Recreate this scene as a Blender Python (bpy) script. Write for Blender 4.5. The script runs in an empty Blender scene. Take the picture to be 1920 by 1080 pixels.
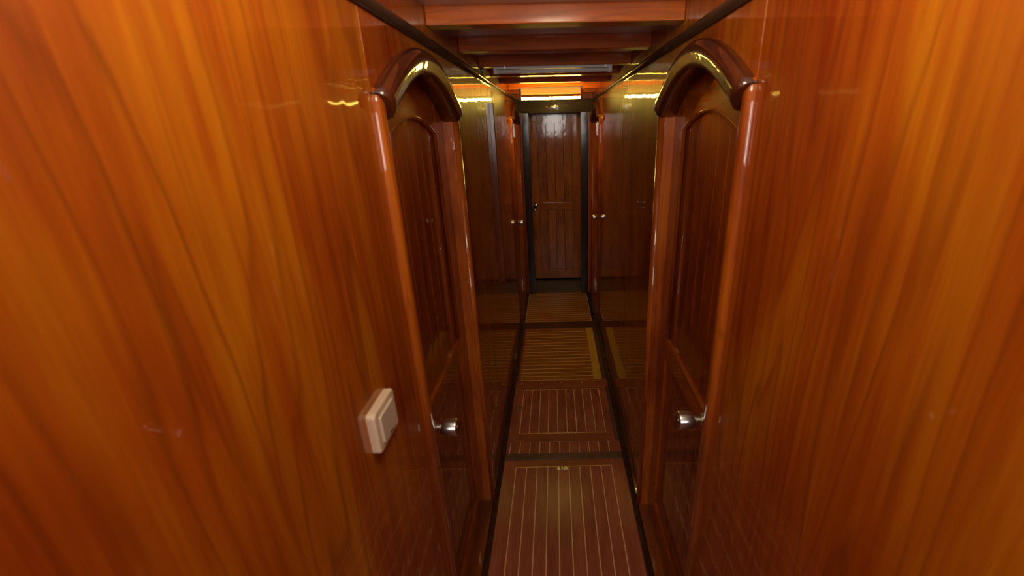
import bpy, bmesh, math, random
from mathutils import Matrix, Vector
random.seed(7)
S = bpy.context.scene
COL = S.collection
PI = math.pi

# ------------------------------------------------------------------ camera
EYE = 1.66
XL, XR = -0.33, 0.35            # wall faces
R = Matrix(((0.9997176, 0.02358139, -0.00293748),
            (-0.01114937, 0.35628531, -0.93431069),
            (-0.02098576, 0.9340796, 0.35644762)))
cd = bpy.data.cameras.new('camera')
cam = bpy.data.objects.new('camera', cd); COL.objects.link(cam)
cam.matrix_world = Matrix.Translation((0, 0, EYE)) @ R.to_4x4()
cd.sensor_fit = 'HORIZONTAL'; cd.sensor_width = 36.0
cd.lens = 797.7 / 1920 * 36.0
cd.shift_x = (960 - 1048.6) / 1920
cd.clip_start = 0.01
cd.dof.use_dof = True; cd.dof.focus_distance = 2.2; cd.dof.aperture_fstop = 3.6
S.camera = cam

# ------------------------------------------------------------------ light and exposure
w = bpy.data.worlds.new('world'); S.world = w; w.use_nodes = True
w.node_tree.nodes['Background'].inputs[0].default_value = (0.9, 0.95, 1.0, 1)
w.node_tree.nodes['Background'].inputs[1].default_value = 0.05

def area(name, loc, target, sx, sy, power, col):
    d = bpy.data.lights.new(name, 'AREA'); d.shape = 'RECTANGLE'; d.size = sx; d.size_y = sy
    d.energy = power; d.color = col
    o = bpy.data.objects.new(name, d); COL.objects.link(o); o.location = loc
    o.rotation_euler = (Vector(target) - Vector(loc)).to_track_quat('-Z', 'Y').to_euler()
    return o
area('saloon_daylight', (0.0, -1.42, 1.79), (0.0, 1.0, 1.80), 0.44, 0.62, 12, (1.0, 0.95, 0.90))
pd = bpy.data.lights.new('added_overhead_point', 'POINT'); pd.energy = 12.0; pd.color = (1.0, 0.97, 0.72); pd.shadow_soft_size = 0.11  # unseen point light, added to brighten the upper near walls with a downward falloff
po = bpy.data.objects.new('added_overhead_point', pd); COL.objects.link(po); po.location = (0.0, 0.40, 2.01)
S.view_settings.view_transform = 'Standard'; S.view_settings.look = 'None'
S.view_settings.gamma = 1.0; S.view_settings.use_curve_mapping = False
S.view_settings.exposure = 0.0

# ------------------------------------------------------------------ materials
def new_mat(name):
    m = bpy.data.materials.new(name); m.use_nodes = True
    return m, m.node_tree.nodes, m.node_tree.links, m.node_tree.nodes['Principled BSDF']

def wood(name, axis, dark, mid, light, scale=1.0, rough=0.45, coat=1.0, coat_rough=0.035, lines=0.5, wavy=0.06, spec=0.2):
    """varnished wood, grain running along axis (0 x, 1 y, 2 z)"""
    m, N, L, P = new_mat(name)
    tc = N.new('ShaderNodeTexCoord'); oi = N.new('ShaderNodeObjectInfo')
    off = N.new('ShaderNodeVectorMath'); off.operation = 'MULTIPLY_ADD'
    cmb = N.new('ShaderNodeCombineXYZ')
    for i in range(3): L.new(oi.outputs['Random'], cmb.inputs[i])
    L.new(cmb.outputs[0], off.inputs[0]); off.inputs[1].default_value = (7.3, 3.1, 5.7)
    L.new(tc.outputs['Object'], off.inputs[2])
    def mapped(k_across, k_along):
        mp = N.new('ShaderNodeMapping'); s = [k_across] * 3; s[axis] = k_along
        mp.inputs['Scale'].default_value = s; L.new(off.outputs[0], mp.inputs['Vector']); return mp
    def noise(mp, detail, rough_, dist=0.0):
        n = N.new('ShaderNodeTexNoise'); n.inputs['Scale'].default_value = 1.0
        n.inputs['Detail'].default_value = detail; n.inputs['Roughness'].default_value = rough_
        n.inputs['Distortion'].default_value = dist
        L.new(mp.outputs[0], n.inputs['Vector']); return n
    broad = noise(mapped(6 * scale, 1.6 * scale), 3, 0.5, 0.6)
    streak = noise(mapped(64 * scale, 2.6 * scale), 5, 0.62, 0.3)
    fine = noise(mapped(260 * scale, 9 * scale), 3, 0.6)
    # dark growth lines: contour lines of a stretched noise field
    field = noise(mapped(6.0 * scale, 0.55 * scale), 3, 0.45, 0.3)
    mul = N.new('ShaderNodeMath'); mul.operation = 'MULTIPLY'; mul.inputs[1].default_value = 13.0
    L.new(field.outputs['Fac'], mul.inputs[0])
    fr = N.new('ShaderNodeMath'); fr.operation = 'FRACT'; L.new(mul.outputs[0], fr.inputs[0])
    lr = N.new('ShaderNodeValToRGB'); e = lr.color_ramp.elements
    e[0].position = 0.0; e[0].color = (0, 0, 0, 1); e[1].position = 0.68; e[1].color = (0.16, 0.16, 0.16, 1)
    x = lr.color_ramp.elements.new(0.86); x.color = (1, 1, 1, 1)
    x = lr.color_ramp.elements.new(1.0); x.color = (0, 0, 0, 1)
    L.new(fr.outputs[0], lr.inputs['Fac'])
    a = N.new('ShaderNodeMath'); a.operation = 'MULTIPLY_ADD'; a.inputs[1].default_value = 0.66
    L.new(broad.outputs['Fac'], a.inputs[0])
    b = N.new('ShaderNodeMath'); b.operation = 'MULTIPLY'; b.inputs[1].default_value = 0.34
    L.new(streak.outputs['Fac'], b.inputs[0]); L.new(b.outputs[0], a.inputs[2])
    cr = N.new('ShaderNodeValToRGB'); e = cr.color_ramp.elements
    e[0].position = 0.33; e[0].color = (*dark, 1); e[1].position = 0.67; e[1].color = (*light, 1)
    x = cr.color_ramp.elements.new(0.5); x.color = (*mid, 1)
    L.new(a.outputs[0], cr.inputs['Fac'])
    mx = N.new('ShaderNodeMix'); mx.data_type = 'RGBA'; mx.blend_type = 'MIX'
    lm = N.new('ShaderNodeMath'); lm.operation = 'MULTIPLY'; L.new(lr.outputs[0], lm.inputs[0])
    # the lines come and go
    gate = N.new('ShaderNodeMapRange'); gate.inputs[1].default_value = 0.40; gate.inputs[2].default_value = 0.62
    gate.inputs[3].default_value = 0.45 * lines; gate.inputs[4].default_value = lines
    L.new(streak.outputs['Fac'], gate.inputs[0]); L.new(gate.outputs[0], lm.inputs[1])
    L.new(lm.outputs[0], mx.inputs[0]); L.new(cr.outputs[0], mx.inputs[6]); mx.inputs[7].default_value = (*[c * 0.45 for c in dark], 1)
    fm = N.new('ShaderNodeMix'); fm.data_type = 'RGBA'; fm.blend_type = 'MULTIPLY'; fm.inputs[0].default_value = 0.5
    fr2 = N.new('ShaderNodeMapRange'); fr2.inputs[1].default_value = 0.3; fr2.inputs[2].default_value = 0.7
    fr2.inputs[3].default_value = 0.72; fr2.inputs[4].default_value = 1.1
    L.new(fine.outputs['Fac'], fr2.inputs[0]); L.new(mx.outputs[2], fm.inputs[6]); L.new(fr2.outputs[0], fm.inputs[7])
    L.new(fm.outputs[2], P.inputs['Base Color'])
    P.inputs['Roughness'].default_value = rough
    P.inputs['Specular IOR Level'].default_value = spec
    P.inputs['Coat Weight'].default_value = coat; P.inputs['Coat Roughness'].default_value = coat_rough
    if wavy:
        wn = N.new('ShaderNodeTexNoise'); wn.inputs['Scale'].default_value = 14; wn.inputs['Detail'].default_value = 2
        L.new(tc.outputs['Object'], wn.inputs['Vector'])
        bp = N.new('ShaderNodeBump'); bp.inputs['Strength'].default_value = wavy; bp.inputs['Distance'].default_value = 0.01
        L.new(wn.outputs['Fac'], bp.inputs['Height']); L.new(bp.outputs[0], P.inputs['Coat Normal'])
    return m

def plain(name, col, rough=0.5, metal=0.0, coat=0.0, emit=None, strength=0.0, noise=0.0, nscale=30):
    m, N, L, P = new_mat(name)
    P.inputs['Base Color'].default_value = (*col, 1); P.inputs['Roughness'].default_value = rough
    P.inputs['Metallic'].default_value = metal; P.inputs['Coat Weight'].default_value = coat
    if emit:
        P.inputs['Emission Color'].default_value = (*emit, 1); P.inputs['Emission Strength'].default_value = strength
    if noise:
        tc = N.new('ShaderNodeTexCoord'); n = N.new('ShaderNodeTexNoise'); n.inputs['Scale'].default_value = nscale
        n.inputs['Detail'].default_value = 5; L.new(tc.outputs['Object'], n.inputs['Vector'])
        mr = N.new('ShaderNodeMapRange'); mr.inputs[3].default_value = 1 - noise; mr.inputs[4].default_value = 1 + noise * 0.4
        L.new(n.outputs['Fac'], mr.inputs[0])
        mx = N.new('ShaderNodeMix'); mx.data_type = 'RGBA'; mx.blend_type = 'MULTIPLY'; mx.inputs[0].default_value = 1
        mx.inputs[6].default_value = (*col, 1); L.new(mr.outputs[0], mx.inputs[7]); L.new(mx.outputs[2], P.inputs['Base Color'])
    return m

M = {}
M['wall'] = wood('mahogany_veneer', 2, (0.21, 0.021, 0.0012), (0.36, 0.068, 0.0018), (0.50, 0.150, 0.0030), scale=0.85, lines=0.52)
M['trim_z'] = wood('mahogany_trim_upright', 2, (0.20, 0.028, 0.003), (0.38, 0.075, 0.004), (0.50, 0.12, 0.006), scale=1.6, lines=0.4)
M['trim_y'] = wood('mahogany_trim_lengthwise', 1, (0.10, 0.016, 0.003), (0.20, 0.04, 0.004), (0.28, 0.065, 0.006), scale=1.6, lines=0.4)
M['board'] = wood('mahogany_tongue_boards', 2, (0.13, 0.016, 0.002), (0.24, 0.038, 0.002), (0.32, 0.060, 0.003), scale=2.0, lines=0.4)
M['leaf'] = wood('mahogany_door_frame', 2, (0.17, 0.023, 0.002), (0.32, 0.058, 0.002), (0.42, 0.095, 0.004), scale=1.4, lines=0.4)
M['leaf_y'] = wood('mahogany_door_rail', 1, (0.17, 0.023, 0.002), (0.32, 0.058, 0.002), (0.42, 0.095, 0.004), scale=1.4, lines=0.4)
M['leaf_x'] = wood('mahogany_end_door_rail', 0, (0.24, 0.045, 0.002), (0.42, 0.105, 0.003), (0.52, 0.15, 0.004), scale=1.4, lines=0.4, coat=0.7, coat_rough=0.08)
M['end_z'] = wood('mahogany_end_door', 2, (0.24, 0.045, 0.002), (0.42, 0.105, 0.003), (0.55, 0.16, 0.004), scale=1.4, lines=0.4, coat=0.7, coat_rough=0.08)
M['beam'] = wood('mahogany_deck_beam', 0, (0.34, 0.055, 0.003), (0.60, 0.12, 0.004), (0.70, 0.18, 0.005), scale=1.3, lines=0.5, coat=0.5, coat_rough=0.16)
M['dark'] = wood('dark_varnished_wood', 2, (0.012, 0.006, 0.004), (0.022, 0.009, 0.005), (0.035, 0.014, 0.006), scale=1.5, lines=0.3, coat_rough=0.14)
M['batten'] = wood('mahogany_batten', 2, (0.10, 0.018, 0.004), (0.18, 0.034, 0.006), (0.24, 0.05, 0.008), scale=1.5, lines=0.3, coat_rough=0.18)
M['sheen_x'] = wood('varnished_header_painted_sheen', 0, (0.13, 0.10, 0.08), (0.20, 0.16, 0.13), (0.26, 0.21, 0.17), scale=1.5, lines=0.3, wavy=0.3, coat_rough=0.08)  # grey of the varnish reflections is put into the base colour
M['skirt'] = wood('dark_skirting_wood', 1, (0.020, 0.010, 0.006), (0.040, 0.017, 0.009), (0.06, 0.026, 0.012), scale=1.5, lines=0.3)
fl = dict(coat=0.25, coat_rough=0.22, rough=0.5, wavy=0.0)
M['plank_y'] = wood('floor_plank_lengthwise', 1, (0.26, 0.055, 0.026), (0.38, 0.090, 0.042), (0.46, 0.12, 0.056), scale=2.0, lines=0.4, **fl)
M['plank_x'] = wood('floor_plank_crosswise', 0, (0.28, 0.085, 0.010), (0.40, 0.135, 0.014), (0.50, 0.18, 0.02), scale=2.0, lines=0.4, **fl)
M['border_y'] = wood('floor_border_lengthwise', 1, (0.28, 0.062, 0.028), (0.40, 0.10, 0.044), (0.48, 0.13, 0.056), scale=1.6, lines=0.3, **fl)
M['border_x'] = wood('floor_border_crosswise', 0, (0.22, 0.052, 0.016), (0.35, 0.085, 0.026), (0.43, 0.12, 0.036), scale=1.6, lines=0.3, **fl)
M['cross'] = wood('floor_cross_beam', 0, (0.09, 0.040, 0.026), (0.13, 0.058, 0.038), (0.17, 0.076, 0.05), scale=1.6, lines=0.3, **fl)
M['cross_red'] = wood('floor_cross_beam_red', 0, (0.06, 0.016, 0.006), (0.10, 0.024, 0.008), (0.13, 0.034, 0.01), scale=1.6, lines=0.3, **fl)
M['inlay_y'] = wood('pale_inlay_lengthwise', 1, (0.72, 0.36, 0.13), (0.82, 0.44, 0.17), (0.88, 0.50, 0.21), scale=2, lines=0.1, **fl)
M['inlay_x'] = wood('pale_inlay_crosswise', 0, (0.72, 0.36, 0.09), (0.82, 0.44, 0.12), (0.88, 0.50, 0.15), scale=2, lines=0.1, **fl)
M['bare_y'] = wood('bare_pale_strip', 1, (0.62, 0.32, 0.04), (0.72, 0.39, 0.055), (0.80, 0.46, 0.07), scale=1.6, lines=0.2, **fl)
M['worn'] = plain('worn_dull_boards', (0.13, 0.085, 0.03), 0.45, noise=0.7, nscale=9)
M['sub'] = plain('subfloor_paint', (0.03, 0.016, 0.010), 0.7, noise=0.3)
M['deckhead'] = plain('deckhead_grey_paint', (0.75, 0.74, 0.72), 0.3, coat=0.4, noise=0.3, nscale=22)
M['chrome'] = plain('satin_nickel', (0.80, 0.78, 0.74), 0.30, 1.0)
M['chrome_dark'] = plain('aged_nickel', (0.30, 0.28, 0.24), 0.3, 1.0)
M['brass'] = plain('aged_brass', (0.30, 0.22, 0.09), 0.35, 1.0)
M['ivory'] = plain('ivory_plastic', (0.70, 0.52, 0.36), 0.35, noise=0.08)
M['ivory_key'] = plain('ivory_rocker_plastic', (0.58, 0.46, 0.35), 0.3)
M['slot'] = plain('dark_slot', (0.05, 0.04, 0.03), 0.5)
M['lampbody'] = plain('white_enamelled_metal', (0.85, 0.85, 0.83), 0.35)
M['tube_off'] = plain('unlit_tube_glass', (0.92, 0.92, 0.92), 0.2, coat=0.6)
M['tube_on'] = plain('lit_tube', (1, 0.9, 0.5), 0.4, emit=(1.0, 0.70, 0.11), strength=75)
M['diffuser'] = plain('ribbed_diffuser', (0.7, 0.5, 0.12), 0.3, emit=(1.0, 0.42, 0.03), strength=0.5)
M['cable'] = plain('green_grey_cable', (0.16, 0.19, 0.10), 0.4)

# ------------------------------------------------------------------ mesh helpers
def mesh_obj(name, bm, mat, parent=None, loc=None, smooth=False):
    bmesh.ops.recalc_face_normals(bm, faces=bm.faces[:])
    me = bpy.data.meshes.new(name); bm.to_mesh(me); bm.free()
    if smooth:
        for p in me.polygons: p.use_smooth = True
    me.materials.append(mat)
    o = bpy.data.objects.new(name, me); COL.objects.link(o)
    if loc is not None: o.location = loc
    if parent is not None: o.parent = parent
    return o

def b_box(bm, x0, x1, y0, y1, z0, z1, bev=0.0):
    t = bmesh.new()
    vs = [t.verts.new((x, y, z)) for x in (x0, x1) for y in (y0, y1) for z in (z0, z1)]
    for f in ((0,1,3,2), (4,6,7,5), (0,4,5,1), (2,3,7,6), (0,2,6,4), (1,5,7,3)): t.faces.new([vs[i] for i in f])
    if bev: bmesh.ops.bevel(t, geom=t.edges[:], offset=bev, segments=1 if bev < 0.003 else 2, affect='EDGES', profile=0.6)
    me = bpy.data.meshes.new('t'); t.to_mesh(me); t.free(); bm.from_mesh(me); bpy.data.meshes.remove(me)
    return bm

def box(name, x0, x1, y0, y1, z0, z1, mat, parent=None, bev=0.0):
    """box with its origin at its centre; coordinates are in the parent's space"""
    c = ((x0 + x1) / 2, (y0 + y1) / 2, (z0 + z1) / 2)
    bm = b_box(bmesh.new(), x0 - c[0], x1 - c[0], y0 - c[1], y1 - c[1], z0 - c[2], z1 - c[2], bev)
    return mesh_obj(name, bm, mat, parent, c)

def prism_yz(name, poly, x0, x1, mat, parent=None, bev=0.0, holes=None):
    """polygon in (y, z) thickened from x0 to x1"""
    bm = bmesh.new()
    vs = [bm.verts.new((x0, y, z)) for y, z in poly]
    f = bm.faces.new(vs)
    r = bmesh.ops.extrude_face_region(bm, geom=[f])
    for v in r['geom']:
        if isinstance(v, bmesh.types.BMVert): v.co.x = x1
    if bev:
        ed = [e for e in bm.edges if all(abs(v.co.x - x1) < 1e-6 for v in e.verts)]
        bmesh.ops.bevel(bm, geom=ed, offset=bev, segments=1, affect='EDGES')
    bm.faces.ensure_lookup_table()
    bmesh.ops.triangulate(bm, faces=[f for f in bm.faces if len(f.verts) > 4])
    return mesh_obj(name, bm, mat, parent)

def sweep(name, path, frames, profile, mat, parent=None, smooth=True, closed_profile=True, loc=None):
    """path: points; frames: (a, b) unit vectors per point; profile: list of (u, v)"""
    bm = bmesh.new(); rings = []
    for p, (a, b) in zip(path, frames):
        rings.append([bm.verts.new(Vector(p) + Vector(a) * u + Vector(b) * v) for u, v in profile])
    n = len(profile)
    for r0, r1 in zip(rings, rings[1:]):
        for i in range(n):
            j = (i + 1) % n
            bm.faces.new((r0[i], r0[j], r1[j], r1[i]))
    bm.faces.new(rings[0]); bm.faces.new(rings[-1][::-1])
    o = mesh_obj(name, bm, mat, parent, loc)
    if smooth:
        for p in o.data.polygons: p.use_smooth = len(p.vertices) == 4
    return o

def lathe(name, prof, mat, parent=None, loc=(0, 0, 0), axis='x', sgn=1, n=28):
    """prof: (distance along axis, radius)"""
    bm = bmesh.new(); rings = []
    for d, r in prof:
        ring = []
        for k in range(n):
            a = 2 * PI * k / n
            c, s = math.cos(a) * r, math.sin(a) * r
            v = {'x': (d * sgn, c, s), 'y': (c, d * sgn, s), 'z': (c, s, d * sgn)}[axis]
            ring.append(bm.verts.new(v))
        rings.append(ring)
    for r0, r1 in zip(rings, rings[1:]):
        for k in range(n): bm.faces.new((r0[k], r0[(k + 1) % n], r1[(k + 1) % n], r1[k]))
    bm.faces.new(rings[0]); bm.faces.new(rings[-1])
    o = mesh_obj(name, bm, mat, parent, loc)
    for p in o.data.polygons: p.use_smooth = len(p.vertices) == 4
    return o

def tag(o, label=None, cat=None, group=None, kind=None):
    if label: o['label'] = label
    if cat: o['category'] = cat
    if group: o['group'] = group
    if kind: o['kind'] = kind
    return o

def empty(name, loc, label=None, cat=None, group=None, kind=None):
    o = bpy.data.objects.new(name, None); COL.objects.link(o); o.location = loc; o.empty_display_size = 0.05
    return tag(o, label, cat, group, kind)

def half_round(w, d, n=8, flat=0.0):
    """profile: half-ellipse of width w (v) and depth d (u)"""
    pts = [(-0.004, -w / 2)]
    for k in range(n + 1):
        a = -PI / 2 + PI * k / n
        pts.append((flat + (d - flat) * max(0.0, math.cos(a)) ** 0.8, w / 2 * math.sin(a)))
    pts.append((-0.004, w / 2))
    return pts

# ------------------------------------------------------------------ door arches
ZS_OUT, ZA_OUT, HW_OUT = 1.722, 1.842, 0.346      # casing's outer springing, apex and half width
ZS_IN, ZA_IN, HW_IN = 1.690, 1.785, 0.305         # opening in the wall
def arch(u, hw, zs, za, bell=0.12):
    t = max(-1.0, min(1.0, u / hw))
    return zs + (za - zs) * ((1 - bell) * (1 - t * t) + bell * (0.5 + 0.5 * math.cos(PI * t)))

DOORS_L = (1.190, 3.790)
DOORS_R = (1.145, 3.745)

def wall_panels(wall, xw, s, doors, cuts, ztop):
    """s = +1 for the left wall (faces +x). The veneer is 5.5 cm thick with arched openings at the doors."""
    back = xw - s * 0.055; g = 0.0008
    for (y0, y1, zt) in cuts:
        y0 += g; y1 -= g
        d = [c for c in doors if y0 < c < y1]
        poly = [(y0, 0), (y0, zt), (y1, zt), (y1, 0)]
        if d:
            c = d[0]; poly.append((c + HW_IN, 0))
            for k in range(25):
                u = HW_IN * (1 - 2 * k / 24); poly.append((c + u, arch(u, HW_IN, ZS_IN, ZA_IN)))
            poly.append((c - HW_IN, 0))
        prism_yz('panel', poly, back, xw, M['wall'], wall, bev=0.0012)

BACK, END = -1.55, 4.66
wl = box('wall_left', XL - 0.11, XL - 0.075, BACK, END, -0.02, 2.62, M['sub']); tag(wl, kind='structure')
wr = box('wall_right', XR + 0.075, XR + 0.11, BACK, END, -0.02, 2.62, M['sub']); tag(wr, kind='structure')
def world_parent(child_holder, wall): pass
# children of the walls are written in world coordinates: give them an unshifted parent frame
def unshift(wall):
    for c in wall.children: c.location = Vector(c.location) - Vector(wall.location)
wall_panels(wl, XL, 1, DOORS_L, [(-1.55, 0.00, 2.62), (0.00, 0.846, 2.62), (0.846, 1.516, 2.62), (1.516, 2.36, 1.985), (2.36, 3.44, 1.985), (3.44, 4.14, 1.985), (4.14, 4.62, 1.985)], 1.985)
wall_panels(wr, XR, -1, DOORS_R, [(-1.55, 0.00, 2.62), (0.00, 0.806, 2.62), (0.806, 1.49, 2.62), (1.49, 2.45, 1.985), (2.45, 3.395, 1.985), (3.395, 4.095, 1.985), (4.095, 4.62, 1.985)], 1.985)
# batten over the joint of the left wall between the doors
sweep('joint_batten', [(XL, 2.385, 0.80), (XL, 2.385, 1.775)], [((1, 0, 0), (0, 1, 0))] * 2, [(-0.002, -0.015), (0.018, -0.015), (0.022, -0.011), (0.022, 0.011), (0.018, 0.015), (-0.002, 0.015)], M['batten'], wl, smooth=False)
unshift(wl); unshift(wr)

# back wall and the hatchway overhead, behind the camera
wb = box('wall_back', XL - 0.11, XR + 0.11, BACK - 0.05, BACK, 0, 2.62, M['wall']); tag(wb, kind='structure')
ce = box('ceiling', XL - 0.11, XR + 0.11, 1.14, END + 0.04, 1.957, 2.005, M['deckhead']); tag(ce, kind='structure')
def in_frame(parent, o): o.parent = parent; o.location = Vector(o.location) - Vector(parent.location); return o
# deck beams
for i, y in enumerate((1.29, 1.70, 2.12, 2.52, 2.90, 3.42, 3.84)):
    in_frame(ce, box('beam', XL + 0.0005, XR - 0.0005, y, y + 0.062, 1.912, 1.9575, M['beam'], bev=0.003))
# hatchway coaming above the camera
hc = box('trim_1', XL - 0.01, XR + 0.01, 1.11, 1.14, 1.955, 2.62, M['beam'], bev=0.004); tag(hc, 'mahogany coaming closing the hatchway at its forward edge', kind='structure')
tc_ = box('trim_2', XL - 0.11, XR + 0.11, BACK, 1.16, 2.62, 2.66, M['deckhead']); tag(tc_, 'painted hatchway top over the corridor entrance', kind='structure')

# cove rails along the top of both walls
def rail(name, x, s, label):
    prof = [(-0.003, -0.013), (0.006, -0.013), (0.014, -0.008), (0.017, 0.0), (0.014, 0.007), (0.006, 0.011), (-0.003, 0.011)]
    o = sweep(name, [(x, 0.30, 1.872), (x, 4.20, 1.872)], [((s, 0, 0), (0, 0, 1))] * 2, prof, M['skirt'])
    return tag(o, label, kind='structure')
rail('trim_3', XL, 1, 'dark varnished rail along the top of the left wall')
rail('trim_4', XR, -1, 'dark varnished rail along the top of the right wall')

# skirtings
def skirting(name, x, s, gaps, label):
    root = empty(name, (x, 0, 0)); tag(root, label, kind='structure')
    h, d = 0.045, 0.027
    prof = [(-0.002, 0), (d, 0), (d, 0.012), (d - 0.004, 0.018), (d - 0.010, 0.021), (d - 0.010, 0.030), (d - 0.014, h - 0.006), (d - 0.020, h), (-0.002, h)]
    sweep('moulding', [(0, BACK, 0), (0, 4.20, 0)], [((s, 0, 0), (0, 0, 1))] * 2, prof, M['skirt'], root, smooth=False)
    return root
skirting('baseboard_left', XL, 1, None, 'dark moulded skirting at the foot of the left wall')
skirting('baseboard_right', XR, -1, None, 'dark moulded skirting at the foot of the right wall')

# ------------------------------------------------------------------ side doors
def make_knob(parent, x, y, z, s):
    k = lathe('knob', [(0.024, 0.0095), (0.034, 0.0092), (0.038, 0.0130), (0.044, 0.0195), (0.051, 0.0225), (0.060, 0.0235), (0.080, 0.0240), (0.084, 0.0230), (0.086, 0.0200), (0.084, 0.0170), (0.084, 0.001)], M['chrome'], parent, (x, y, z), 'x', s)
    lathe('rosette', [(0.0, 0.0275), (0.004, 0.0280), (0.008, 0.0230), (0.012, 0.0145), (0.016, 0.0140), (0.019, 0.0165), (0.024, 0.0165), (0.026, 0.0095)], M['chrome'], k, (0, 0, 0), 'x', s)
    lathe('lock_button', [(0.076, 0.008), (0.085, 0.008), (0.087, 0.006), (0.087, 0.0005)], M['brass'], k, (0, 0, 0), 'x', s, 16)
    return k

def side_door(name, xw, yc, s, label):
    root = empty(name, (xw, yc, 0)); tag(root, label, kind='structure')
    xf = -0.033 * s                    # face of the leaf, behind the wall face
    xb = xf - 0.030 * s
    def bx(n, a, b, y0, y1, z0, z1, m, bev=0.002, par=root):
        return box(n, min(a, b), max(a, b), y0, y1, z0, z1, m, par, bev)
    W = HW_IN
    SW, ZB, ZM0, ZM1 = 0.098, 0.165, 0.862, 0.940
    # leaf: stiles, rails
    bx('stile', xf, xb, -W + 0.003, -W + SW, 0.052, 1.80, M['leaf'])
    bx('stile', xf, xb, W - SW, W - 0.003, 0.052, 1.80, M['leaf'])
    zsp, zap = 1.642, 1.690
    iw = W - SW
    poly = [(-iw, 1.83), (iw, 1.83)]
    for k in range(17):
        u = iw * (1 - 2 * k / 16); poly.append((u, zsp + (zap - zsp) * (1 - (u / iw) ** 2)))
    prism_yz('top_rail', poly, xb, xf, M['leaf_y'], root, bev=0.002)
    bx('middle_rail', xf, xb, -iw, iw, ZM0, ZM1, M['leaf_y'])
    bx('bottom_rail', xf, xb, -iw, iw, 0.052, ZB, M['leaf_y'])
    # moulding bead around the upper field
    pts = [(-iw, ZM1)] + [(-iw + 2 * iw * k / 16, zsp + (zap - zsp) * (1 - ((-iw + 2 * iw * k / 16) / iw) ** 2)) for k in range(17)] + [(iw, ZM1)]
    path = [(xf - 0.006 * s, y, z) for y, z in pts]
    fr = []
    for i in range(len(path)):
        a = Vector(path[max(0, i - 1)]); b = Vector(path[min(len(path) - 1, i + 1)]); t = (b - a).normalized()
        fr.append(((s, 0, 0), Vector((1, 0, 0)).cross(t)))
    sweep('field_moulding', path, fr, half_round(0.013, 0.007, 5), M['leaf'], root)
    # tongue-and-groove boards
    nb = 6
    for k in range(nb):
        y0 = -iw + 2 * iw * k / nb; y1 = -iw + 2 * iw * (k + 1) / nb
        bx('board', xf - 0.011 * s, xb, y0 + 0.0009, y1 - 0.0009, ZM1 - 0.005, 1.70, M['board'], 0.0022)
    for k in range(nb):
        y0 = -iw + 2 * iw * k / nb; y1 = -iw + 2 * iw * (k + 1) / nb
        bx('board', xf - 0.011 * s, xb, y0 + 0.0009, y1 - 0.0009, ZB - 0.005, ZM0 + 0.005, M['board'], 0.0022)
    # sill
    bx('sill', -0.068 * s, 0.008 * s, -W + 0.0, W - 0.0, 0.0, 0.052, M['trim_y'], 0.004)
    # arched hood and the two upright casings
    n = 28; path = []; fr = []
    HWm = (HW_OUT + HW_IN) / 2
    for k in range(n + 1):
        u = -HW_OUT + 2 * HW_OUT * k / n
        ui = u * (HW_IN - 0.004) / HW_OUT
        o_ = Vector((0, u, arch(u, HW_OUT, ZS_OUT - 0.0, ZA_OUT)))
        i_ = Vector((0, ui, arch(ui, HW_IN - 0.004, ZS_IN - 0.012, ZA_IN - 0.004)))
        path.append((o_, i_))
    bm = bmesh.new(); rings = []
    shape = [(-0.004, 0.0), (0.010, 0.0), (0.020, 0.06), (0.028, 0.18), (0.031, 0.34), (0.030, 0.52), (0.026, 0.68), (0.026, 0.76), (0.021, 0.92), (0.012, 1.0), (-0.030, 1.0), (-0.030, 0.9)]
    for o_, i_ in path:
        rings.append([bm.verts.new(Vector((d * s, 0, 0)) + o_.lerp(i_, t)) for d, t in shape])
    m_ = len(shape)
    for a, b in zip(rings, rings[1:]):
        for j in range(m_): bm.faces.new((a[j], a[(j + 1) % m_], b[(j + 1) % m_], b[j]))
    bm.faces.new(rings[0]); bm.faces.new(rings[-1])
    hood = mesh_obj('arched_hood', bm, M['hood'], root)
    for p in hood.data.polygons: p.use_smooth = len(p.vertices) == 4
    for sgn in (-1, 1):
        yc_ = sgn * (HW_OUT + HW_IN) / 2
        wdt = 0.034
        yc_ = sgn * (HW_IN + wdt / 2 - 0.001) if sgn > 0 else -(HW_OUT - wdt / 2)
        d0 = 0.017 if sgn < 0 else 0.016
        prof = [(-0.004, -wdt / 2), (0.005, -wdt / 2), (d0 * 0.7, -wdt * 0.42), (d0 * 0.94, -wdt * 0.22), (d0, 0.0), (d0 * 0.94, wdt * 0.2), (d0 * 0.7, wdt * 0.38), (0.005, wdt / 2), (-0.004, wdt / 2)]
        top = ZS_OUT - 0.006
        if sgn < 0:     # rounded shoulder where the near casing meets the hood
            path2 = [(0, yc_, 0.045), (0, yc_, top - 0.01), (0, yc_ + 0.002, top + 0.004), (0, yc_ + 0.006, top + 0.012)]
            frs = [((s, 0, 0), (0, 1, 0)), ((s, 0, 0), (0, 1, 0)), ((s * 0.98, 0, -0.1), (0, 0.98, -0.1)), ((s * 0.75, 0, -0.3), (0, 0.7, -0.3))]
        else:
            path2 = [(0, yc_, 0.045), (0, yc_, top)]; frs = [((s, 0, 0), (0, 1, 0))] * 2
        sweep('casing', path2, frs, prof, M['trim_z'], root)
        # jamb lining between the casing and the leaf
        y0 = sgn * (HW_IN - 0.004); y1 = sgn * (HW_IN + 0.002)
        box('jamb', min(-0.066 * s, 0), max(-0.066 * s, 0), min(y0, y1), max(y0, y1), 0.05, ZS_IN - 0.004, M['trim_z'], root, 0.001)
    make_knob(root, xf, -0.250, EYE - (0.752 if s > 0 else 0.712), s)
    return root
M['hood'] = wood('dark_mahogany_hood', 1, (0.04, 0.008, 0.003), (0.08, 0.015, 0.004), (0.12, 0.025, 0.006), scale=2, lines=0.3, wavy=0.15)
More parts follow.
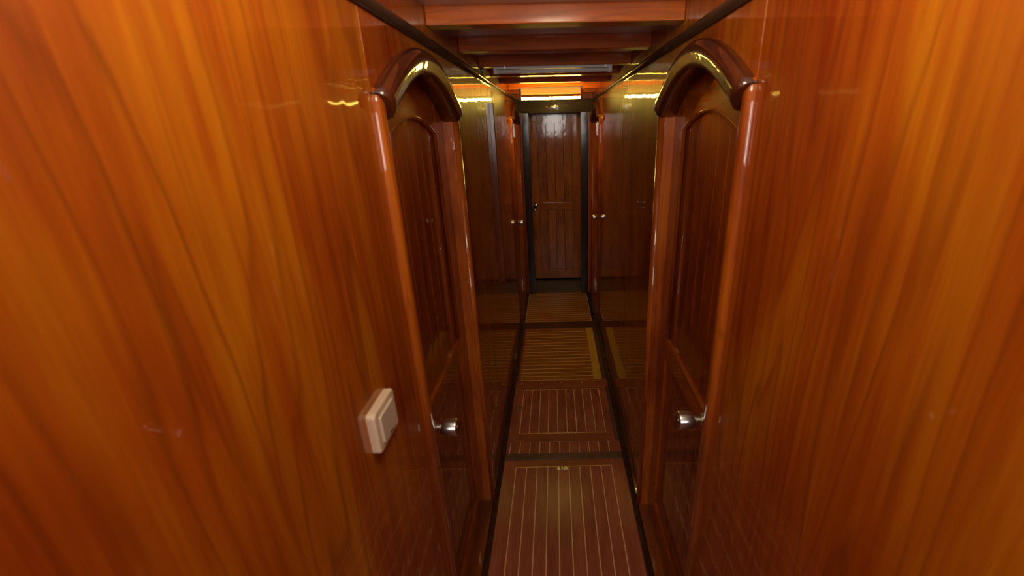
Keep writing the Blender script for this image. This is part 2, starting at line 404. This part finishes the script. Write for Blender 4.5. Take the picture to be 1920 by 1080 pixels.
side_door('door_1', XL, DOORS_L[0], 1, 'near left arched door with recessed boards and round metal knob, beyond the light switch')
side_door('door_2', XR, DOORS_R[0], -1, 'near right arched door with recessed boards and round metal knob')
side_door('door_3', XL, DOORS_L[1], 1, 'far left arched door beside the end of the corridor')
side_door('door_4', XR, DOORS_R[1], -1, 'far right arched door beside the end of the corridor')

# ------------------------------------------------------------------ bulkhead and end door
YB = 4.20
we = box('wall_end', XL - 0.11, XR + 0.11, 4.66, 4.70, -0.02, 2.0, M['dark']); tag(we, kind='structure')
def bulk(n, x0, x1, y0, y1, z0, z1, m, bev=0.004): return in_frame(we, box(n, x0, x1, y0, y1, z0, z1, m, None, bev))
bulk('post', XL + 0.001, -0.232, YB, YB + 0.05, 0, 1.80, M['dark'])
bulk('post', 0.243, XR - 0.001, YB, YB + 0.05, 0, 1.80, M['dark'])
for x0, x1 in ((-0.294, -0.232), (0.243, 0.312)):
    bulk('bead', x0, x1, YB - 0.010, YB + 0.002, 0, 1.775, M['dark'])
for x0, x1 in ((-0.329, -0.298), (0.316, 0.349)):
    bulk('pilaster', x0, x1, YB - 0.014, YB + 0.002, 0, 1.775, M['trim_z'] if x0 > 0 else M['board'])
# bowed header
bm = bmesh.new(); n = 10; rows = []
for i in range(n + 1):
    t = i / n; z = 1.772 + 0.112 * t; d = -0.003 * math.sin(PI * t) ** 0.8 - 0.004
    rows.append([bm.verts.new((x, YB + d, z)) for x in (XL + 0.001, XR - 0.001)] + [bm.verts.new((x, YB + 0.05, z)) for x in (XR - 0.001, XL + 0.001)])
for a, b in zip(rows, rows[1:]):
    for j in range(4): bm.faces.new((a[j], a[(j + 1) % 4], b[(j + 1) % 4], b[j]))
bm.faces.new(rows[0]); bm.faces.new(rows[-1])
hd = mesh_obj('header', bm, M['sheen_x']); in_frame(we, hd)
for p in hd.data.polygons: p.use_smooth = True
bulk('header_cap', XL + 0.001, XR - 0.001, YB - 0.02, YB + 0.05, 1.884, 1.957, M['beam'])
# recess walls between bulkhead and end door
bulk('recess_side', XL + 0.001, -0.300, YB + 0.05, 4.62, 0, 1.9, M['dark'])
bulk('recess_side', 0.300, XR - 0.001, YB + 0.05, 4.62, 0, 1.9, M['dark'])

ed = empty('door_5', (0.0, 4.62, 0.0)); tag(ed, 'boarded door closing the far end of the corridor', kind='structure')
def eb(n, x0, x1, y0, y1, z0, z1, m, bev=0.002): return box(n, x0, x1, y0, y1, z0, z1, m, ed, bev)
SXL, SXR = -0.288, 0.288
PL, PR = -0.178, 0.180
eb('stile', SXL, PL, -0.0, 0.036, 0.022, 1.80, M['end_z'])
eb('stile', PR, SXR, -0.0, 0.036, 0.022, 1.80, M['end_z'])
zt0, zt1 = 1.648, 1.683
poly = [(PL, 1.80)]; bm = bmesh.new(); pts = [(PL, 1.80), (PR, 1.80)]
cx = (PL + PR) / 2; hw = (PR - PL) / 2
for k in range(17):
    u = hw * (1 - 2 * k / 16); pts.append((cx + u, zt0 + (zt1 - zt0) * (1 - (u / hw) ** 2)))
vs = [bm.verts.new((x, 0.0, z)) for x, z in pts]; f = bm.faces.new(vs)
r = bmesh.ops.extrude_face_region(bm, geom=[f])
for v in r['geom']:
    if isinstance(v, bmesh.types.BMVert): v.co.y = 0.036
bmesh.ops.triangulate(bm, faces=[f for f in bm.faces if len(f.verts) > 4])
mesh_obj('top_rail', bm, M['leaf_x'], ed)
eb('middle_rail', PL, PR, 0.0, 0.036, 0.808, 0.882, M['leaf_x'])
eb('bottom_rail', PL, PR, 0.0, 0.036, 0.022, 0.108, M['leaf_x'])
for z0, z1 in ((0.878, 1.70), (0.104, 0.812)):
    for k in range(4):
        x0 = PL + (PR - PL) * k / 4; x1 = PL + (PR - PL) * (k + 1) / 4
        eb('board', x0 + 0.001, x1 - 0.001, 0.015, 0.034, z0, z1, M['end_z'], 0.003)
k = lathe('knob', [(0.0, 0.022), (0.005, 0.022), (0.008, 0.010), (0.025, 0.009), (0.030, 0.019), (0.040, 0.026), (0.055, 0.026), (0.062, 0.018), (0.063, 0.001)], M['chrome'], ed, (-0.215, 0, EYE - 0.79), 'y', -1, 20)
lathe('keyhole_plate', [(0.0, 0.014), (0.004, 0.014), (0.006, 0.010), (0.006, 0.0005)], M['chrome'], k, (-0.012, 0, -0.062), 'y', -1, 16)
box('key', -0.018, -0.006, -0.030, -0.004, -0.105, -0.058, M['chrome_dark'], k, 0.002)

# ------------------------------------------------------------------ floor
FX0, FX1 = -0.306, 0.323
flo = box('floor', XL - 0.11, XR + 0.11, BACK - 0.05, END + 0.04, -0.06, -0.016, M['sub']); tag(flo, kind='structure')
def fb(n, x0, x1, y0, y1, m, top=0.0, bev=0.0015, par=None):
    o = box(n, x0, x1, y0, y1, -0.0155, top, m, None, bev)
    if par is None: par = flo
    return in_frame(par, o)
# fixed boards of the floor
fb('cross_beam', FX0, FX1, 1.792, 1.842, M['cross'], 0.002)
fb('cross_beam', FX0, FX1, 3.362, 3.496, M['cross_red'], 0.001)
fb('board', FX0, FX1, 2.462, 2.545, M['border_x'], 0.001)
fb('threshold_board', FX0 + 0.01, FX1 - 0.01, 4.232, 4.62, M['worn'], 0.004)
# screws on the board
for x in (-0.265, -0.13, 0.01, 0.15):
    o = lathe('screw_head', [(0, 0.006), (0.0015, 0.0055), (0.0018, 0.0005)], M['inlay_x'], None, (x, 2.512, 0.001), 'z', 1, 10); in_frame(flo, o)
# short strip of planks between the cross beam and the second hatch
N1 = 11
xs = [-0.285 + 0.0545 * i for i in range(N1)]
for i in range(N1 - 1):
    fb('plank', xs[i] + 0.0025, xs[i + 1] - 0.0025, 1.843, 1.926, M['plank_y'], 0.0005, 0.0008)
    fb('inlay_strip', xs[i] - 0.0022, xs[i] + 0.0022, 1.843, 1.926, M['inlay_y'], 0.0, 0)
fb('inlay_strip', xs[-1] - 0.0022, xs[-1] + 0.0022, 1.843, 1.926, M['inlay_y'], 0.0, 0)
fb('plank', FX0, xs[0] - 0.0025, 1.843, 1.926, M['plank_y'], 0.0005, 0.0008)
fb('plank', xs[-1] + 0.0025, FX1, 1.843, 1.926, M['plank_y'], 0.0005, 0.0008)
# boards behind and below the camera, out of the first hatch
for k in range(6):
    x0 = FX0 + (FX1 - FX0) * k / 6; x1 = FX0 + (FX1 - FX0) * (k + 1) / 6
    fb('plank', x0 + 0.001, x1 - 0.001, BACK, 0.70, M['plank_y'], 0.0)

def hatch_long(loc_y0, y1, x0, x1, bx0, bx1, by0, by1, nlines, label, iw=0.0052):
    """hatch of lengthwise planks: outer x0..x1, y0..y1; the inlaid rectangle is bx0..bx1, by0..by1"""
    r = empty('floor_hatch', ((x0 + x1) / 2, (loc_y0 + y1) / 2, 0)); tag(r, label, 'floor hatch', 'floor hatches down the corridor')
    def p(n, a, b, c, d, m, top=0.0, bev=0.0008): return fb(n, a, b, c, d, m, top, bev, r)
    p('border', x0, bx0 - iw / 2, loc_y0, y1, M['border_y']); p('border', bx1 + iw / 2, x1, loc_y0, y1, M['border_y'])
    p('border', bx0 - iw / 2, bx1 + iw / 2, by1 + iw / 2, y1, M['border_x']); p('border', bx0 - iw / 2, bx1 + iw / 2, loc_y0, by0 - iw / 2, M['border_x'])
    p('inlay_strip', bx0 - iw / 2, bx1 + iw / 2, by1 - iw / 2, by1 + iw / 2, M['inlay_x'], -0.0003, 0)
    p('inlay_strip', bx0 - iw / 2, bx1 + iw / 2, by0 - iw / 2, by0 + iw / 2, M['inlay_x'], -0.0003, 0)
    for i in range(nlines):
        x = bx0 + (bx1 - bx0) * i / (nlines - 1)
        p('inlay_strip', x - iw / 2, x + iw / 2, by0 + iw / 2, by1 - iw / 2, M['inlay_y'], -0.0003, 0)
        if i < nlines - 1:
            xn = bx0 + (bx1 - bx0) * (i + 1) / (nlines - 1)
            p('plank', x + iw / 2 + 0.0003, xn - iw / 2 - 0.0003, by0 + iw / 2, by1 - iw / 2, M['plank_y'], 0.0004)
    return r
def ring_pull(r, x, y, along_x, mat, wdt=0.056, d=0.020):
    """flush ring pull let into the hatch; the parent's origin lies on the floor"""
    px, py = x - r.location.x, y - r.location.y
    a, b = (wdt / 2, d / 2) if along_x else (d / 2, wdt / 2)
    o = box('latch_plate', px - a, px + a, py - b, py + b, 0.0003, 0.0025, mat, r, 0.0008)
    bm = bmesh.new(); rr, tr, n, m_ = 0.010, 0.0018, 20, 6
    for i in range(n):
        for j in range(m_):
            A = 2 * PI * i / n; B = 2 * PI * j / m_
            bm.verts.new(((rr + tr * math.cos(B)) * math.cos(A), (rr + tr * math.cos(B)) * math.sin(A), tr * math.sin(B)))
    bm.verts.ensure_lookup_table()
    for i in range(n):
        for j in range(m_):
            bm.faces.new([bm.verts[q] for q in (i * m_ + j, ((i + 1) % n) * m_ + j, ((i + 1) % n) * m_ + (j + 1) % m_, i * m_ + (j + 1) % m_)])
    mesh_obj('ring', bm, mat, o, (0, 0, 0.003), smooth=True)

h1 = hatch_long(0.70, 1.790, FX0, FX1, -0.240, 0.256, 0.78, 1.742, 10, 'nearest floor hatch of lengthwise planks with pale inlay lines and a metal latch')
ring_pull(h1, 0.001, 1.728, True, M['chrome_dark'])
h2 = hatch_long(1.928, 2.460, FX0, FX1 - 0.02, -0.243, 0.256, 2.000, 2.436, 10, 'second floor hatch, short with lengthwise inlaid planks and a ring at its left edge')
fb('plank', FX1 - 0.019, FX1, 1.928, 2.460, M['cross'], 0.001)
ring_pull(h2, -0.252, 2.24, False, M['brass'], 0.036, 0.020)

def hatch_cross(y0, y1, x0, x1, px0, px1, n, label, end_border=0.0, iw=0.006, side=None):
    r = empty('floor_hatch', ((x0 + x1) / 2, (y0 + y1) / 2, 0)); tag(r, label, 'floor hatch', 'floor hatches down the corridor')
    def p(nm, a, b, c, d, m, top=0.0, bev=0.0008): return fb(nm, a, b, c, d, m, top, bev, r)
    p('border', x0, px0, y0, y1, M['plank_y']); p('border', px1, x1, y0, y1, side or M['plank_y'])
    yb = y1 - end_border
    for i in range(n):
        a = y0 + (yb - y0) * i / n; b = y0 + (yb - y0) * (i + 1) / n
        p('inlay_strip', px0 + 0.0005, px1 - 0.0005, a, a + iw, M['inlay_x'], 0.0003, 0)
        p('slat', px0 + 0.0005, px1 - 0.0005, a + iw + 0.0006, b - 0.0006, M['plank_x'], 0.0)
    if end_border: p('border', px0, px1, yb, y1, M['border_x'])
    return r
h3 = hatch_cross(2.547, 3.360, -0.292, 0.292, -0.278, 0.236, 16, 'third floor hatch of crosswise slats with a bare pale strip at its right edge', 0.02, side=M['bare_y'])
ring_pull(h3, -0.065, 3.345, True, M['chrome_dark'], 0.05, 0.016)
fb('plank', 0.293, FX1, 2.547, 3.360, M['cross'], 0.001)
fb('plank', FX0, -0.293, 2.547, 3.360, M['cross'], 0.001)
h4 = hatch_cross(3.498, 4.228, -0.306, 0.300, -0.298, 0.292, 15, 'farthest floor hatch of crosswise slats in front of the end door', 0.0, side=M['inlay_y'])
h4.children[0].data.materials[0] = M['inlay_y']

# ------------------------------------------------------------------ light switch
sw = empty('light_switch', (XL, 0.640, EYE - 0.492), 'ivory rocker light switch on the left wall beside the near left door', 'light switch')
def rounded_plate(name, dx0, dx1, hy, hz, rad, mat, parent, soft=0.002, cy=0, cz=0):
    bm = bmesh.new(); vs = []
    for qx, qz, a0 in ((1, 1, 0), (-1, 1, 90), (-1, -1, 180), (1, -1, 270)):
        for i in range(6):
            a = math.radians(a0 + 90 * i / 5)
            vs.append(bm.verts.new((dx0, cy + qx * (hy - rad) + rad * math.cos(a), cz + qz * (hz - rad) + rad * math.sin(a))))
    f = bm.faces.new(vs); r = bmesh.ops.extrude_face_region(bm, geom=[f])
    top = [v for v in r['geom'] if isinstance(v, bmesh.types.BMVert)]
    for v in top: v.co.x = dx1
    ed_ = [e for e in bm.edges if all(abs(v.co.x - dx1) < 1e-7 for v in e.verts)]
    bmesh.ops.bevel(bm, geom=ed_, offset=soft, segments=3, affect='EDGES', profile=0.5)
    o = mesh_obj(name, bm, mat, parent); return o
rounded_plate('back_box', 0.0, 0.005, 0.044, 0.040, 0.006, M['ivory'], sw, 0.001)
rounded_plate('cover_plate', 0.0052, 0.015, 0.045, 0.041, 0.009, M['ivory'], sw, 0.004)
rk = rounded_plate('rocker', 0.0148, 0.0190, 0.0300, 0.0270, 0.003, M['ivory_key'], sw, 0.001)
box('slot', 0.0182, 0.0195, -0.006, 0.006, -0.0250, -0.0225, M['slot'], rk)

# ------------------------------------------------------------------ lamps
def tube_lamp(name, yc, ztop, half, label, lit):
    r = empty(name, (0.0, yc, ztop), label, 'lamp')
    return r
l1 = empty('ceiling_lamp', (0.0, 2.151, 1.912), 'unlit pale fluorescent tube lamp across the corridor ceiling', 'lamp', 'fluorescent ceiling lamps')
bm = bmesh.new(); b_box(bm, -0.268, 0.268, -0.016, 0.016, -0.010, 0.0, 0.0015); mesh_obj('lamp_housing', bm, M['lampbody'], l1)
lathe('tube', [(-0.252, 0.006), (-0.250, 0.0085), (0.250, 0.0085), (0.252, 0.006)], M['tube_off'], l1, (0, -0.003, -0.0195), 'x', 1, 14)
for x in (-0.259, 0.259):
    bm = bmesh.new(); b_box(bm, x - 0.008, x + 0.008, -0.014, 0.010, -0.029, -0.009, 0.002); mesh_obj('lamp_holder', bm, M['lampbody'], l1)
for x in (-0.215, 0.235):
    bm = bmesh.new(); b_box(bm, x - 0.006, x + 0.006, -0.0195, -0.0145, -0.012, 0.006, 0.001); mesh_obj('clip', bm, M['chrome_dark'], l1)

l2 = empty('ceiling_lamp', (-0.018, 3.24, 1.912), 'lit fluorescent lamp with a ribbed yellow diffuser near the corridor end', 'lamp', 'fluorescent ceiling lamps')
bm = bmesh.new(); b_box(bm, -0.225, 0.225, 0.0, 0.05, -0.012, 0.0, 0.002); mesh_obj('lamp_housing', bm, M['lampbody'], l2)
bm = bmesh.new()
for i in range(64):
    x = -0.205 + 0.41 * i / 64
    b_box(bm, x + 0.0006, x + 0.0050, -0.003, 0.004, -0.046, -0.004, 0)
b_box(bm, -0.205, 0.205, 0.002, 0.006, -0.046, -0.004)
d = mesh_obj('diffuser', bm, M['diffuser'], l2)
lathe('tube', [(-0.206, 0.006), (-0.204, 0.0085), (0.204, 0.0085), (0.206, 0.006)], M['tube_on'], l2, (0, 0.016, -0.071), 'x', 1, 14)
for x in (-0.213, 0.213):
    bm = bmesh.new(); b_box(bm, x - 0.007, x + 0.007, 0.006, 0.026, -0.081, -0.010, 0.002); mesh_obj('lamp_holder', bm, M['trim_y'], l2)

# ------------------------------------------------------------------ small things
c = empty('cable', (XL + 0.005, 2.20, 1.88), 'thin green-grey cable hanging between the ceiling and the left rail', 'cable')
cb = lathe('cord', [(0.0, 0.0045), (0.09, 0.0045)], M['cable'], c, (0, 0, 0), 'z', 1, 10)
box('cable_clip', -0.006, 0.008, -0.008, 0.008, 0.02, 0.030, M['cable'], c, 0.001)
